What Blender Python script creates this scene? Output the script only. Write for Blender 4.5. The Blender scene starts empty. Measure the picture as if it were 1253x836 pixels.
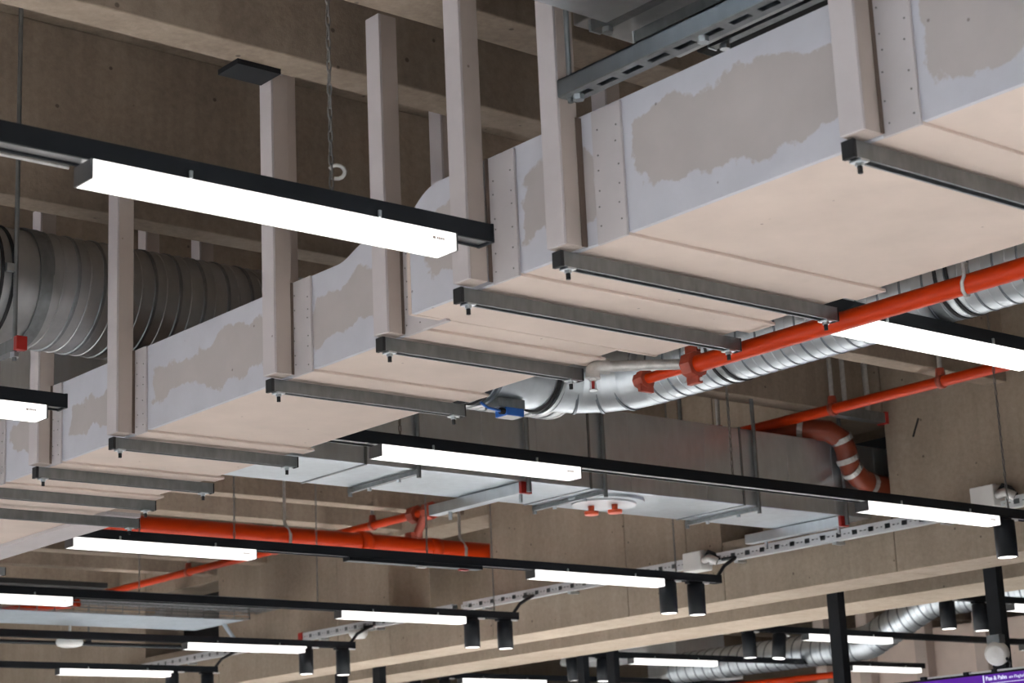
import bpy, math, random
from mathutils import Vector, Matrix
random.seed(4)
PI = math.pi
SC = 2.1          # metres per survey unit (the duct's soffit hangs 1 unit above eye height)
EYE = 1.6         # eye height in metres
COL = bpy.context.scene.collection
scene = bpy.context.scene

# ------------------------------------------------------------------ camera, world, light, exposure
cam_data = bpy.data.cameras.new('camera')
cam_data.sensor_width = 36.0
cam_data.lens = 2404.3 / 1253 * 36
cam_data.clip_end = 200
cam_data.dof.use_dof = True
cam_data.dof.focus_distance = 9.5
cam_data.dof.aperture_fstop = 5.0
cam = bpy.data.objects.new('camera', cam_data)
COL.objects.link(cam)
pitch, roll, yaw = 0.25097, -0.04517, 0.86301
F = Vector((math.cos(pitch) * math.cos(yaw), math.cos(pitch) * math.sin(yaw), math.sin(pitch)))
R0 = Vector((math.sin(yaw), -math.cos(yaw), 0))
U0 = R0.cross(F)
Rv = math.cos(roll) * R0 + math.sin(roll) * U0
Uv = -math.sin(roll) * R0 + math.cos(roll) * U0
cam.matrix_world = Matrix(((Rv.x, Uv.x, -F.x, 0), (Rv.y, Uv.y, -F.y, 0), (Rv.z, Uv.z, -F.z, EYE), (0, 0, 0, 1)))
scene.camera = cam

world = bpy.data.worlds.new('world')
scene.world = world
world.use_nodes = True
bg = world.node_tree.nodes['Background']
bg.inputs[0].default_value = (0.62, 0.78, 1.0, 1)     # daylight through the open sides of the hall
bg.inputs[1].default_value = 0.64
SPOT_W = 520.0                                         # watts of each black cylinder spotlight
LAMP = 1.3                                             # strength of the linear luminaires

scene.view_settings.view_transform = 'Standard'
scene.view_settings.look = 'None'
scene.view_settings.gamma = 1.0
scene.view_settings.use_curve_mapping = False
scene.view_settings.exposure = 0.0


# ------------------------------------------------------------------ materials
def new_mat(name):
    m = bpy.data.materials.new(name)
    m.use_nodes = True
    nt = m.node_tree
    return m, nt, nt.nodes['Principled BSDF']


def N(nt, t, **kw):
    n = nt.nodes.new(t)
    for k, v in kw.items():
        setattr(n, k, v)
    return n


def ramp(nt, fac, stops):
    r = N(nt, 'ShaderNodeValToRGB')
    cr = r.color_ramp
    while len(cr.elements) < len(stops):
        cr.elements.new(0.5)
    for e, (p, c) in zip(cr.elements, stops):
        e.position = p
        e.color = (*c, 1)
    nt.links.new(fac, r.inputs[0])
    return r.outputs[0]


def noise(nt, scale, detail=4, rough=0.55, stretch=(1, 1, 1), vec=None):
    n = N(nt, 'ShaderNodeTexNoise')
    n.inputs['Scale'].default_value = scale
    n.inputs['Detail'].default_value = detail
    n.inputs['Roughness'].default_value = rough
    if vec is None:
        vec = N(nt, 'ShaderNodeNewGeometry').outputs['Position']
    mp = N(nt, 'ShaderNodeMapping')
    mp.inputs['Scale'].default_value = stretch
    nt.links.new(vec, mp.inputs[0])
    nt.links.new(mp.outputs[0], n.inputs['Vector'])
    return n.outputs[0]


def mixc(nt, fac, a, b, mode='MIX'):
    m = N(nt, 'ShaderNodeMix', data_type='RGBA', blend_type=mode)
    for sock, v in ((m.inputs[0], fac), (m.inputs[6], a), (m.inputs[7], b)):
        if isinstance(v, bpy.types.NodeSocket):
            nt.links.new(v, sock)
        else:
            sock.default_value = v if not isinstance(v, tuple) else (*v, 1)
    return m.outputs[2]


def mathn(nt, op, a, b=0.0):
    m = N(nt, 'ShaderNodeMath', operation=op)
    for sock, v in ((m.inputs[0], a), (m.inputs[1], b)):
        if isinstance(v, bpy.types.NodeSocket):
            nt.links.new(v, sock)
        else:
            sock.default_value = v
    return m.outputs[0]


def bump(nt, bsdf, h, strength, dist=0.01):
    b = N(nt, 'ShaderNodeBump')
    b.inputs['Strength'].default_value = strength
    b.inputs['Distance'].default_value = dist
    nt.links.new(h, b.inputs['Height'])
    nt.links.new(b.outputs[0], bsdf.inputs['Normal'])


def mat_plain(name, col, rough=0.6, metal=0.0, var=0.12, scale=6, bmp=0.0, spec=0.5):
    m, nt, b = new_mat(name)
    n = noise(nt, scale)
    c = ramp(nt, n, [(0.3, tuple(x * (1 - var) for x in col)), (0.7, tuple(min(1, x * (1 + var)) for x in col))])
    nt.links.new(c, b.inputs['Base Color'])
    b.inputs['Roughness'].default_value = rough
    b.inputs['Metallic'].default_value = metal
    b.inputs['Specular IOR Level'].default_value = spec
    if bmp:
        bump(nt, b, noise(nt, scale * 8), bmp, 0.004)
    return m


def mat_concrete(name, dark, light, streak=0.25):
    m, nt, b = new_mat(name)
    big = noise(nt, 0.9, 5, 0.6)
    c = ramp(nt, big, [(0.3, dark), (0.7, light)])
    fine = noise(nt, 22, 5, 0.7)
    c = mixc(nt, 0.35, c, ramp(nt, fine, [(0.3, tuple(x * 0.75 for x in dark)), (0.65, light)]), 'MIX')
    st = noise(nt, 3.0, 3, 0.6, (2.2, 2.2, 0.12))
    c = mixc(nt, streak, c, ramp(nt, st, [(0.42, (0.45, 0.43, 0.42)), (0.6, (1, 1, 1))]), 'MULTIPLY')
    # small air-holes left by the formwork
    v = N(nt, 'ShaderNodeTexVoronoi')
    v.inputs['Scale'].default_value = 5.5
    nt.links.new(N(nt, 'ShaderNodeNewGeometry').outputs['Position'], v.inputs['Vector'])
    hole = ramp(nt, v.outputs['Distance'], [(0.05, (0.3, 0.28, 0.26)), (0.075, (1, 1, 1))])
    c = mixc(nt, 0.8, c, hole, 'MULTIPLY')
    nt.links.new(c, b.inputs['Base Color'])
    b.inputs['Roughness'].default_value = 0.88
    h = mathn(nt, 'ADD', noise(nt, 30, 4, 0.7), big)
    bump(nt, b, h, 0.25, 0.01)
    return m


def mat_board(name, bare, plaster, edge=None):
    """Fire board. With edge: jointing plaster spread along the rims of a panel (attribute 'rim' = metres from the rim)."""
    m, nt, b = new_mat(name)
    n = noise(nt, 3.0, 4, 0.6)
    c = ramp(nt, n, [(0.3, tuple(x * 0.93 for x in bare)), (0.7, tuple(min(1, x * 1.05) for x in bare))])
    if edge:
        at = N(nt, 'ShaderNodeAttribute', attribute_name='rim')
        wob = noise(nt, 2.6, 7, 0.6)
        d = mathn(nt, 'SUBTRACT', at.outputs['Fac'], mathn(nt, 'MULTIPLY', mathn(nt, 'SUBTRACT', wob, 0.5), 0.42))
        mk = N(nt, 'ShaderNodeMapRange')
        mk.inputs[1].default_value = edge
        mk.inputs[2].default_value = edge + 0.012
        mk.inputs[3].default_value = 1.0
        mk.inputs[4].default_value = 0.0
        nt.links.new(d, mk.inputs[0])
        pl = ramp(nt, noise(nt, 7, 4), [(0.3, tuple(x * 0.93 for x in plaster)), (0.7, plaster)])
        c = mixc(nt, mk.outputs[0], c, pl)
    sp = N(nt, 'ShaderNodeTexVoronoi')
    sp.inputs['Scale'].default_value = 7
    nt.links.new(N(nt, 'ShaderNodeNewGeometry').outputs['Position'], sp.inputs['Vector'])
    c = mixc(nt, 0.7, c, ramp(nt, sp.outputs['Distance'], [(0.03, (0.35, 0.3, 0.28)), (0.05, (1, 1, 1))]), 'MULTIPLY')
    nt.links.new(c, b.inputs['Base Color'])
    b.inputs['Roughness'].default_value = 0.85
    bump(nt, b, noise(nt, 45, 4), 0.12, 0.004)
    return m


def mat_zinc(name, col, rough=0.32, scale=35, var=0.18):
    m, nt, b = new_mat(name)
    sp = noise(nt, scale * 0.5, 2, 0.5, (1, 1, 0.35))
    c = ramp(nt, sp, [(0.3, tuple(x * (1 - var) for x in col)), (0.7, tuple(min(1, x * (1 + var)) for x in col))])
    st = noise(nt, 4, 3)
    c = mixc(nt, 0.3, c, ramp(nt, st, [(0.35, (0.7, 0.7, 0.7)), (0.65, (1, 1, 1))]), 'MULTIPLY')
    nt.links.new(c, b.inputs['Base Color'])
    b.inputs['Metallic'].default_value = 0.85
    r = N(nt, 'ShaderNodeMapRange')
    nt.links.new(st, r.inputs[0])
    r.inputs[3].default_value = rough
    r.inputs[4].default_value = rough + 0.03
    nt.links.new(r.outputs[0], b.inputs['Roughness'])
    return m


def mat_glow(name, col, strength, base=0.8):
    m, nt, b = new_mat(name)
    b.inputs['Base Color'].default_value = (base, base, base, 1)
    b.inputs['Emission Color'].default_value = (*col, 1)
    b.inputs['Emission Strength'].default_value = strength
    return m


M = {}
M['concrete'] = mat_concrete('concrete', (0.225, 0.170, 0.124), (0.375, 0.298, 0.230))
M['concrete_wall'] = mat_concrete('concrete_wall', (0.285, 0.222, 0.162), (0.42, 0.342, 0.265), 0.15)
M['dark_wall'] = mat_plain('dark_light_block', (0.10, 0.09, 0.08), 0.6)
M['floor'] = mat_plain('floor_tile', (0.68, 0.70, 0.73), 0.4, 0, 0.05, 2)
M['board'] = mat_board('fire_board', (0.66, 0.545, 0.475), (0.66, 0.64, 0.68))
M['board_rim'] = mat_board('plastered_fire_board', (0.46, 0.415, 0.40), (0.57, 0.565, 0.61), 0.105)
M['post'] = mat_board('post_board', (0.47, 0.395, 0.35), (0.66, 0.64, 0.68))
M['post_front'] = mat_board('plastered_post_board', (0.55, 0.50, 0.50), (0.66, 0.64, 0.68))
M['seam'] = mat_plain('dark_joint', (0.13, 0.09, 0.07), 0.8)
M['strip'] = mat_board('joint_strip_board', (0.52, 0.48, 0.48), (0.66, 0.64, 0.68))
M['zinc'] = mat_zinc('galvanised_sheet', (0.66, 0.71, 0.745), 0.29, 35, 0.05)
M['zinc_seam_or_shade'] = mat_zinc('galvanised_seam_or_shade', (0.22, 0.25, 0.28), 0.4, 35, 0.05)
M['zinc_bed'] = mat_zinc('galvanised_tray', (0.36, 0.41, 0.45), 0.45, 35, 0.08)
M['zinc_dull'] = mat_zinc('galvanised_channel', (0.25, 0.265, 0.27), 0.42, 60, 0.12)
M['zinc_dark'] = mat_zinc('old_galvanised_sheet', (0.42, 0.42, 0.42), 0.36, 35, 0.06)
M['steel'] = mat_plain('bright_steel', (0.62, 0.66, 0.68), 0.3, 0.9, 0.08)
M['black'] = mat_plain('black_powder_coat', (0.009, 0.011, 0.014), 0.45, 0, 0.2, spec=0.25)
M['black_rubber'] = mat_plain('black_rubber', (0.01, 0.01, 0.011), 0.7, 0, 0.2)
M['insulation_or_shade'] = mat_plain('black_insulation_or_shade', (0.012, 0.012, 0.012), 0.75, 0, 0.2, 10)
M['orange'] = mat_plain('orange_pipe_paint', (0.50, 0.034, 0.0016), 0.38, 0, 0.06, spec=0.22)
M['rust_red'] = mat_plain('red_brown_fitting', (0.34, 0.055, 0.028), 0.5, 0, 0.2, 20)
M['drain'] = mat_plain('red_brown_drain_pipe', (0.20, 0.038, 0.016), 0.35, 0, 0.12, spec=0.35)
M['red_cap'] = mat_plain('red_plastic', (0.36, 0.016, 0.010), 0.45, 0, 0.08)
M['red_knob'] = mat_plain('orange_red_knob', (0.75, 0.10, 0.03), 0.4, 0, 0.06)
M['grey_pipe'] = mat_plain('galvanised_pipe', (0.50, 0.49, 0.47), 0.45, 0.5, 0.15, 30)
M['white_plastic'] = mat_plain('white_plastic', (0.74, 0.73, 0.70), 0.45, 0, 0.03)
M['white_paint'] = mat_plain('white_painted_steel', (0.68, 0.69, 0.70), 0.4, 0.2, 0.04)
M['blue'] = mat_plain('blue_plastic', (0.02, 0.13, 0.50), 0.4, 0, 0.08)
M['chain'] = mat_plain('chain_steel', (0.20, 0.19, 0.18), 0.45, 0.7, 0.1)
M['lamp_cap'] = mat_plain('lamp_end_cap', (0.10, 0.10, 0.10), 0.4, 0.4, 0.1)
M['mark'] = mat_plain('grey_print', (0.45, 0.36, 0.33), 0.6, 0, 0.05)
M['glow'] = mat_glow('lit_diffuser', (1.0, 0.975, 0.95), LAMP)
M['spot_glow'] = mat_glow('lit_spot_lens', (1.0, 0.97, 0.93), 3.0)
M['screen'] = mat_glow('purple_screen', (0.085, 0.0, 0.30), 1.0, 0.01)
M['screen_text'] = mat_glow('white_screen_text', (0.75, 0.78, 1.0), 1.0, 0.02)


# ------------------------------------------------------------------ mesh helpers (survey units in, metres out)
def P(x, y, z):
    return Vector((x * SC, y * SC, z * SC + EYE))


class MB:
    def __init__(self):
        self.v, self.f, self.sm, self.rim = [], [], [], None

    def face(self, idx, smooth=False):
        self.f.append(tuple(idx))
        self.sm.append(smooth)

    def box(self, x0, x1, y0, y1, z0, z1):
        n = len(self.v)
        x0, x1 = min(x0, x1), max(x0, x1)
        y0, y1 = min(y0, y1), max(y0, y1)
        z0, z1 = min(z0, z1), max(z0, z1)
        for x, y, z in ((x0, y0, z0), (x1, y0, z0), (x1, y1, z0), (x0, y1, z0), (x0, y0, z1), (x1, y0, z1), (x1, y1, z1), (x0, y1, z1)):
            self.v.append(P(x, y, z))
        for q in ((3, 2, 1, 0), (4, 5, 6, 7), (0, 1, 5, 4), (1, 2, 6, 5), (2, 3, 7, 6), (3, 0, 4, 7)):
            self.face([n + i for i in q])
        return self

    def prism(self, pts, axis, a, b):
        """polygon pts (2-D) extruded along axis 'x', 'y' or 'z' from a to b"""
        n, k = len(self.v), len(pts)
        for t in (a, b):
            for p, q in pts:
                self.v.append(P(t, p, q) if axis == 'x' else P(p, t, q) if axis == 'y' else P(p, q, t))
        self.face(range(n, n + k))
        self.face(range(n + 2 * k - 1, n + k - 1, -1))
        for i in range(k):
            j = (i + 1) % k
            self.face((n + j, n + i, n + k + i, n + k + j))
        return self

    def tube(self, pts, r, seg=12, cap=True, smooth=True, frac=None):
        """swept circle; r is a number or one radius per point"""
        pts = [Vector(p) for p in pts]
        k = len(pts)
        rr = r if isinstance(r, (list, tuple)) else [r] * k
        up = None
        n = len(self.v)
        for i in range(k):
            d = (pts[min(i + 1, k - 1)] - pts[max(i - 1, 0)])
            if 0 < i < k - 1:
                d = (pts[i + 1] - pts[i]).normalized() + (pts[i] - pts[i - 1]).normalized()
            if d.length < 1e-9:
                d = pts[k - 1] - pts[0]
            d.normalize()
            if up is None:
                up = Vector((0, 0, 1)) if abs(d.z) < 0.9 else Vector((0, 1, 0))
            s = d.cross(up).normalized()
            up = s.cross(d).normalized()
            for j in range(seg):
                a = 2 * PI * j / seg
                p = pts[i] + (s * math.cos(a) + up * math.sin(a)) * rr[i]
                self.v.append(P(*p))
        for i in range(k - 1):
            for j in range(seg):
                j2 = (j + 1) % seg
                self.face((n + i * seg + j, n + i * seg + j2, n + (i + 1) * seg + j2, n + (i + 1) * seg + j), smooth)
        if cap:
            c0 = len(self.v)
            self.v += [v.copy() for v in self.v[n:n + seg]] + [v.copy() for v in self.v[n + (k - 1) * seg:n + k * seg]]
            self.face(range(c0 + seg - 1, c0 - 1, -1))
            self.face(range(c0 + seg, c0 + 2 * seg))
        return self

    def lathe(self, c, axis, prof, seg=20):
        """prof: (offset along axis, radius) pairs"""
        ax = {'x': Vector((1, 0, 0)), 'y': Vector((0, 1, 0)), 'z': Vector((0, 0, 1))}[axis] if isinstance(axis, str) else axis
        ax = ax.normalized()
        s = ax.cross(Vector((0, 0, 1)) if abs(ax.z) < 0.9 else Vector((0, 1, 0))).normalized()
        u = s.cross(ax)
        n, k = len(self.v), len(prof)
        for o, r in prof:
            for j in range(seg):
                a = 2 * PI * j / seg
                self.v.append(P(*(Vector(c) + ax * o + (s * math.cos(a) + u * math.sin(a)) * r)))
        for i in range(k - 1):
            sm = abs(prof[i + 1][0] - prof[i][0]) > abs(prof[i + 1][1] - prof[i][1])
            for j in range(seg):
                j2 = (j + 1) % seg
                self.face((n + i * seg + j, n + i * seg + j2, n + (i + 1) * seg + j2, n + (i + 1) * seg + j), sm and seg > 10)
        self.face(range(n + seg - 1, n - 1, -1))
        self.face(range(n + (k - 1) * seg, n + k * seg))
        return self

    def build(self, name, mat, parent=None, bevel=0.0):
        o0 = parent_origin(parent) if parent else Vector((0, 0, 0))
        if parent is None:
            lo = [min(v[i] for v in self.v) for i in range(3)]
            hi = [max(v[i] for v in self.v) for i in range(3)]
            o0 = Vector(((lo[0] + hi[0]) / 2, (lo[1] + hi[1]) / 2, lo[2]))
        me = bpy.data.meshes.new(name)
        me.from_pydata([tuple(v - o0) for v in self.v], [], self.f)
        me.polygons.foreach_set('use_smooth', self.sm)
        if self.rim:
            a = me.attributes.new('rim', 'FLOAT', 'POINT')
            a.data.foreach_set('value', self.rim)
        me.materials.append(mat)
        me.update()
        o = bpy.data.objects.new(name, me)
        COL.objects.link(o)
        if parent:
            o.parent = parent
        else:
            o.location = o0
        if bevel:
            b = o.modifiers.new('bevel', 'BEVEL')
            b.width = bevel
            b.segments = 2
            b.limit_method = 'ANGLE'
        return o


def parent_origin(p):
    v = Vector(p.location)
    while p.parent:
        p = p.parent
        v += p.location
    return v


def tag(o, label, cat, group=None, kind=None):
    o['label'] = label
    o['category'] = cat
    if group:
        o['group'] = group
    if kind:
        o['kind'] = kind
    return o


def thing(name, label, cat, at, group=None):
    o = bpy.data.objects.new(name, None)
    COL.objects.link(o)
    o.location = P(*at)
    o.empty_display_size = 0.1
    return tag(o, label, cat, group)


def struct(name, at=None, mb=None, mat=None, label=None):
    if mb:
        o = mb.build(name, mat)
    else:
        o = bpy.data.objects.new(name, None)
        COL.objects.link(o)
        o.location = P(*at)
    o['kind'] = 'structure'
    if label:
        o['label'] = label
    return o


def copy_tree(o, parent=None):
    c = o.copy()
    COL.objects.link(c)
    if parent:
        c.parent = parent
    for ch in list(o.children):
        copy_tree(ch, c)
    return c


def box(*a):
    return MB().box(*a)


# ------------------------------------------------------------------ the setting
FL = -EYE / SC                # floor level in units
struct('floor', mb=box(-7, 16, -7, 19, FL - 0.1, FL), mat=M['floor'], label='pale tiled floor of the hall, below the picture')
ceil = struct('ceiling', (5, 5, 2.15), label='dark concrete ceiling slab on deep ribs')
box(-7, 16, -7, 19, 2.15, 2.3).build('slab', M['concrete'], ceil)
ZR = 1.66
for y0, y1 in ((-5.2, -5.08), (-4.8, -4.68), (-3.6, -3.48), (-3.2, -3.08), (-2.0, -1.88), (-1.6, -1.48), (-0.4, -0.28), (0.0, 0.12),
               (0.9, 1.02), (1.62, 1.74), (2.862, 2.978), (3.274, 3.371), (4.42, 4.51), (5.11, 5.21), (6.3, 6.4), (6.85, 6.95),
               (7.80, 7.895), (8.335, 8.47), (9.65, 9.765), (10.2, 10.3), (11.4, 11.5), (12.0, 12.1), (13.2, 13.3), (14, 14.1)):
    m = MB()
    t = 0.014
    m.prism([(y0, ZR), (y1, ZR), (y1 + t, 2.15), (y0 - t, 2.15)], 'x', -7, 6.3)
    m.build('rib', M['concrete'], ceil, 0.008)
for y0 in (1.5, 2.9, 4.4, 5.9, 7.5, 8.9, 10.4, 11.9, 13.4):
    m = MB()
    m.prism([(y0, 1.7), (y0 + 0.12, 1.7), (y0 + 0.134, 2.15), (y0 - 0.014, 2.15)], 'x', 7.36, 16)
    m.build('rib', M['concrete'], ceil, 0.008)

# deep girder wall on the right with notched openings, built panel by panel
wall = struct('wall_right', (6.44, 8, 1.0), label='deep pale concrete girder wall with notches for the services')
ZB, ZT = 1.0, 2.15
def wp(y0, y1, z0, z1):
    box(6.3, 6.58, y0 + 0.0022, y1 - 0.0022, z0, z1).build('wall_panel', M['concrete_wall'], wall, 0.006)
wp(-7, 1.2, ZB, ZT); wp(1.2, 2.9, ZB, ZT); wp(2.9, 5.04, ZB, ZT)
wp(5.04, 6.0, ZB, 1.257); wp(5.04, 6.0, 1.665, ZT)
wp(6.0, 6.22, ZB, ZT); wp(6.22, 6.62, ZB, ZT); wp(6.62, 7.61, ZB, ZT)
wp(7.61, 8.47, ZB, 1.19); wp(7.61, 8.47, 1.633, ZT)
wp(8.47, 8.95, ZB, ZT); wp(8.95, 10.19, ZB, ZT)
wp(10.19, 11.06, ZB, 1.25); wp(10.19, 11.06, 1.63, ZT)
wp(11.06, 11.6, ZB, ZT); wp(11.6, 12.2, ZB, ZT); wp(12.2, 14.4, ZB, ZT); wp(14.4, 19, ZB, ZT)
# the long face of the girder carries a continuous lower nib
wall2 = struct('wall_beyond', mb=box(6.95, 7.36, -7, 19, 1.0, 2.15), mat=M['concrete_wall'], label='second concrete girder parallel to the first, just behind it')
struct('wall_far', mb=box(15.8, 16, -7, 19, FL, 2.15), mat=M['concrete_wall'], label='concrete wall closing the far hall')
struct('wall_near', mb=box(-7, 16, -7, -6.8, FL, 2.15), mat=M['dark_wall'], label='unseen dark wall added behind the viewer to cut light')  # unseen wall added, and kept dark, to hold light off faces towards the viewer
struct('wall_end', mb=box(-7, 16, 18.8, 19, FL, 2.15), mat=M['concrete_wall'], label='concrete wall at the end of the hall')


MB().tube([(6.299, 4.86, 1.60), (6.299, 4.895, 1.53)], 0.004, 5).build('scratch', M['black_rubber'], wall)
sl = box(2.125, 2.235, 3.345, 3.424, 1.648, 1.66).build('dark_gap_plate', M['black'])  # black plate put in for the dark gap beside the post top
tag(sl, 'flat black plate standing in for a dark gap under the ribs, left of the post behind the large lamp', 'bracket')

# ------------------------------------------------------------------ fire-board duct
def panel_x(x, y0, y1, z0, z1, t=0.010, ny=26, nz=10, top=None):
    """upright board facing -x, gridded so the plaster rim can follow its edges; top(y) lowers the upper edge"""
    m = MB()
    m.rim = []
    for side in (0, 1):
        for i in range(ny + 1):
            for j in range(nz + 1):
                y = y0 + (y1 - y0) * i / ny
                zt = top(y) if top else z1
                z = z0 + (zt - z0) * j / nz
                m.v.append(P(x + t * side, y, z))
                m.rim.append(SC * min(y - y0, y1 - y, z - z0, zt - z) * (1.0))
    k = (ny + 1) * (nz + 1)
    ix = lambda s, i, j: s * k + i * (nz + 1) + j
    for i in range(ny):
        for j in range(nz):
            m.face((ix(0, i, j), ix(0, i, j + 1), ix(0, i + 1, j + 1), ix(0, i + 1, j)))
            m.face((ix(1, i, j), ix(1, i + 1, j), ix(1, i + 1, j + 1), ix(1, i, j + 1)))
    for i in range(ny):
        m.face((ix(0, i, 0), ix(0, i + 1, 0), ix(1, i + 1, 0), ix(1, i, 0)))
        m.face((ix(0, i, nz), ix(1, i, nz), ix(1, i + 1, nz), ix(0, i + 1, nz)))
    for j in range(nz):
        m.face((ix(0, 0, j), ix(1, 0, j), ix(1, 0, j + 1), ix(0, 0, j + 1)))
        m.face((ix(0, ny, j), ix(0, ny, j + 1), ix(1, ny, j + 1), ix(1, ny, j)))
    return m


def box_duct(root, x0, x1, cuts, zt, strips, top=None):
    """hollow duct of boards; cuts are the joints along y, strips the cover strips (y0, y1) over the joints"""
    for a, b in zip(cuts[:-1], cuts[1:]):
        g = 0.0012
        zz = (lambda y: top(y)) if top else None
        panel_x(x0, a + g, b - g, 1.0, zt, top=zz).build('side_board', M['board_rim'], root)
        box(x0 + 0.010, x1, a + g, b - g, 1.0, 1.010).build('bottom_board', M['board'], root, 0.003)
        box(x1 - 0.010, x1, a + g, b - g, 1.010, zt - 0.03).build('side_board', M['board'], root, 0.003)
        box(x0 + 0.010, x1 - 0.010, a + g, b - g, zt - 0.04, zt - 0.03).build('top_board', M['board'], root)
    for a, b in strips:
        h = 0.006
        box(x0 - h, x0, a, b, 1.0 - h, zt - 0.004).build('joint_strip', M['strip'], root, 0.002)
        box(x0, x1 + h * 3, a, b, 1.0 - h, 1.0).build('joint_strip', M['board'], root, 0.002)
        box(x1, x1 + h, a, b, 1.0 - h, zt - 0.05).build('joint_strip', M['board'], root, 0.002)
        # screw heads down both edges of the strip
        s = MB()
        k = 6
        for yy in (a + 0.012, b - 0.012):
            for i in range(k):
                z = 1.01 + (zt - 1.03) * (i + 0.5 * random.random()) / k
                s.lathe((x0 - h - 0.0012, yy + random.uniform(-.003, .003), z), 'x', [(0, 0.0016), (0.0014, 0.0016)], 6)
        s.build('screws', M['chain'], root)['kind'] = 'stuff'


near = thing('fire_board_duct', 'wide near run of the pale fire-board duct, upper right, thin plaster smeared on its side', 'duct', (2.55, 1.6, 1.0))
def near_top(y):
    return 1.242 if y < 2.80 else 1.242 - 0.05 * ((y - 2.80) / 0.1) ** 2
box_duct(near, 2.23, 2.885, [0.9, 1.695, 2.32, 2.61, 2.90], 1.242, [(1.66, 1.73), (2.287, 2.36), (2.572, 2.645)], near_top)
far = thing('fire_board_duct', 'narrower far run of the pale fire-board duct stepping down to the left edge', 'duct', (2.55, 4.2, 1.0))
def far_top(y):
    if 3.16 < y < 3.26:
        s = (y - 3.16) / 0.10
        return 1.232 - 0.026 * (3 * s * s - 2 * s ** 3)
    return 1.232 if y <= 3.16 else 1.206
box_duct(far, 2.316, 2.78, [2.90, 3.00, 3.395, 4.085, 4.515, 4.83, 5.12], 1.210, [(2.965, 3.03), (3.358, 3.43), (4.058, 4.11), (4.49, 4.54), (4.81, 4.86)], far_top)
for yy in (1.729, 2.394, 2.648):
    box(2.2175, 2.2297, yy - .0028, yy, 1.0, 1.238).build('seam', M['seam'], near)
for yy in (3.0295, 3.4255, 4.1135, 4.5385):
    box(2.3045, 2.3158, yy - .0028, yy, 1.0, 1.205).build('seam', M['seam'], far)
# gusset corner where the wide run meets the narrow one
m = MB(); m.prism([(2.885, 0.994), (2.965, 0.994), (2.965, 1.232), (2.925, 1.232), (2.925, 1.045)], 'x', 2.305, 2.316)
m.build('gusset_board', M['strip'], far, 0.002)
box(2.23, 2.315, 2.90, 2.91, 1.0, 1.19).build('end_board', M['board'], far)
box(2.78, 2.89, 2.90, 2.91, 1.0, 1.19).build('end_board', M['board'], far)
tail = thing('fire_board_duct', 'last fire-board duct run at the left edge with a raised frame strip', 'duct', (2.55, 5.7, 1.0))
box(2.3, 2.905, 5.13, 7.05, 1.006, 1.016).build('bottom_board', M['board'], tail, 0.003)
box(2.79, 2.905, 5.13, 7.05, 0.994, 1.006).build('frame_strip', M['strip'], tail, 0.003)
box(2.895, 2.905, 5.13, 7.05, 1.016, 1.18).build('side_board', M['board'], tail)
box(2.3, 2.31, 5.13, 7.05, 1.016, 1.18).build('side_board', M['board'], tail)
box(2.3, 2.905, 5.13, 7.05, 1.18, 1.19).build('top_board', M['board'], tail)

# board-clad hanger posts
def post(x, y, z0, label, top=2.15, w=0.046):
    r = thing('hanger_post', label, 'post', (x, y, z0), 'board-clad hanger posts')
    t = 0.006
    box(x, x + t, y - w, y, z0, top).build('face_board', M['post_front'], r, 0.003)
    box(x + t, x + w, y - w, y - w + t, z0, top).build('face_board', M['post'], r, 0.003)
    box(x + w - t, x + w, y - w + t, y, z0, top).build('face_board', M['post'], r, 0.003)
    box(x + t, x + w - t, y - t, y, z0, top).build('face_board', M['post'], r, 0.003)
    box(x + t, x + w - t, y - w + t, y - t, z0, z0 + 0.008).build('end_plug', M['post'], r)
    return r
posts = [(2.18, 1.776, 'nearest pale board-clad post, topmost right, above the first steel rail'),
         (2.178, 2.441, 'pale board-clad post rising from the second steel rail, right of centre'),
         (2.170, 2.695, 'pale board-clad post rising from the third steel rail, behind the end of the large lamp'),
         (2.268, 3.076, 'pale board-clad post beside the hanging chain, fourth steel rail'),
         (2.262, 3.472, 'pale board-clad post behind the large lamp, fifth steel rail'),
         (2.262, 4.160, 'pale board-clad post crossing in front of the big spiral duct'),
         (2.269, 4.585, 'pale board-clad post standing just behind the big spiral duct, left edge'),
         (2.269, 4.90, 'pale board-clad post furthest left, mostly behind the spiral duct')]
for x, y, l in posts:
    post(x, y, 1.0, l, 1.685 if y > 3.0 else 2.15)
for x, y, l in ((2.762, 3.50, 'far-side board post seen just right of the post behind the large lamp'),
                (2.762, 4.18, 'far-side board post glimpsed above the S-cut board edge'),
                (2.762, 4.60, 'far-side board post above the spiral duct, right of the crossing post'),
                (2.762, 4.90, 'second far-side board post above the spiral duct')):
    post(x, y, 1.213, l)
post(2.85, 3.02, 1.25, 'pale board post against the brown rib behind the chain')

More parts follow.
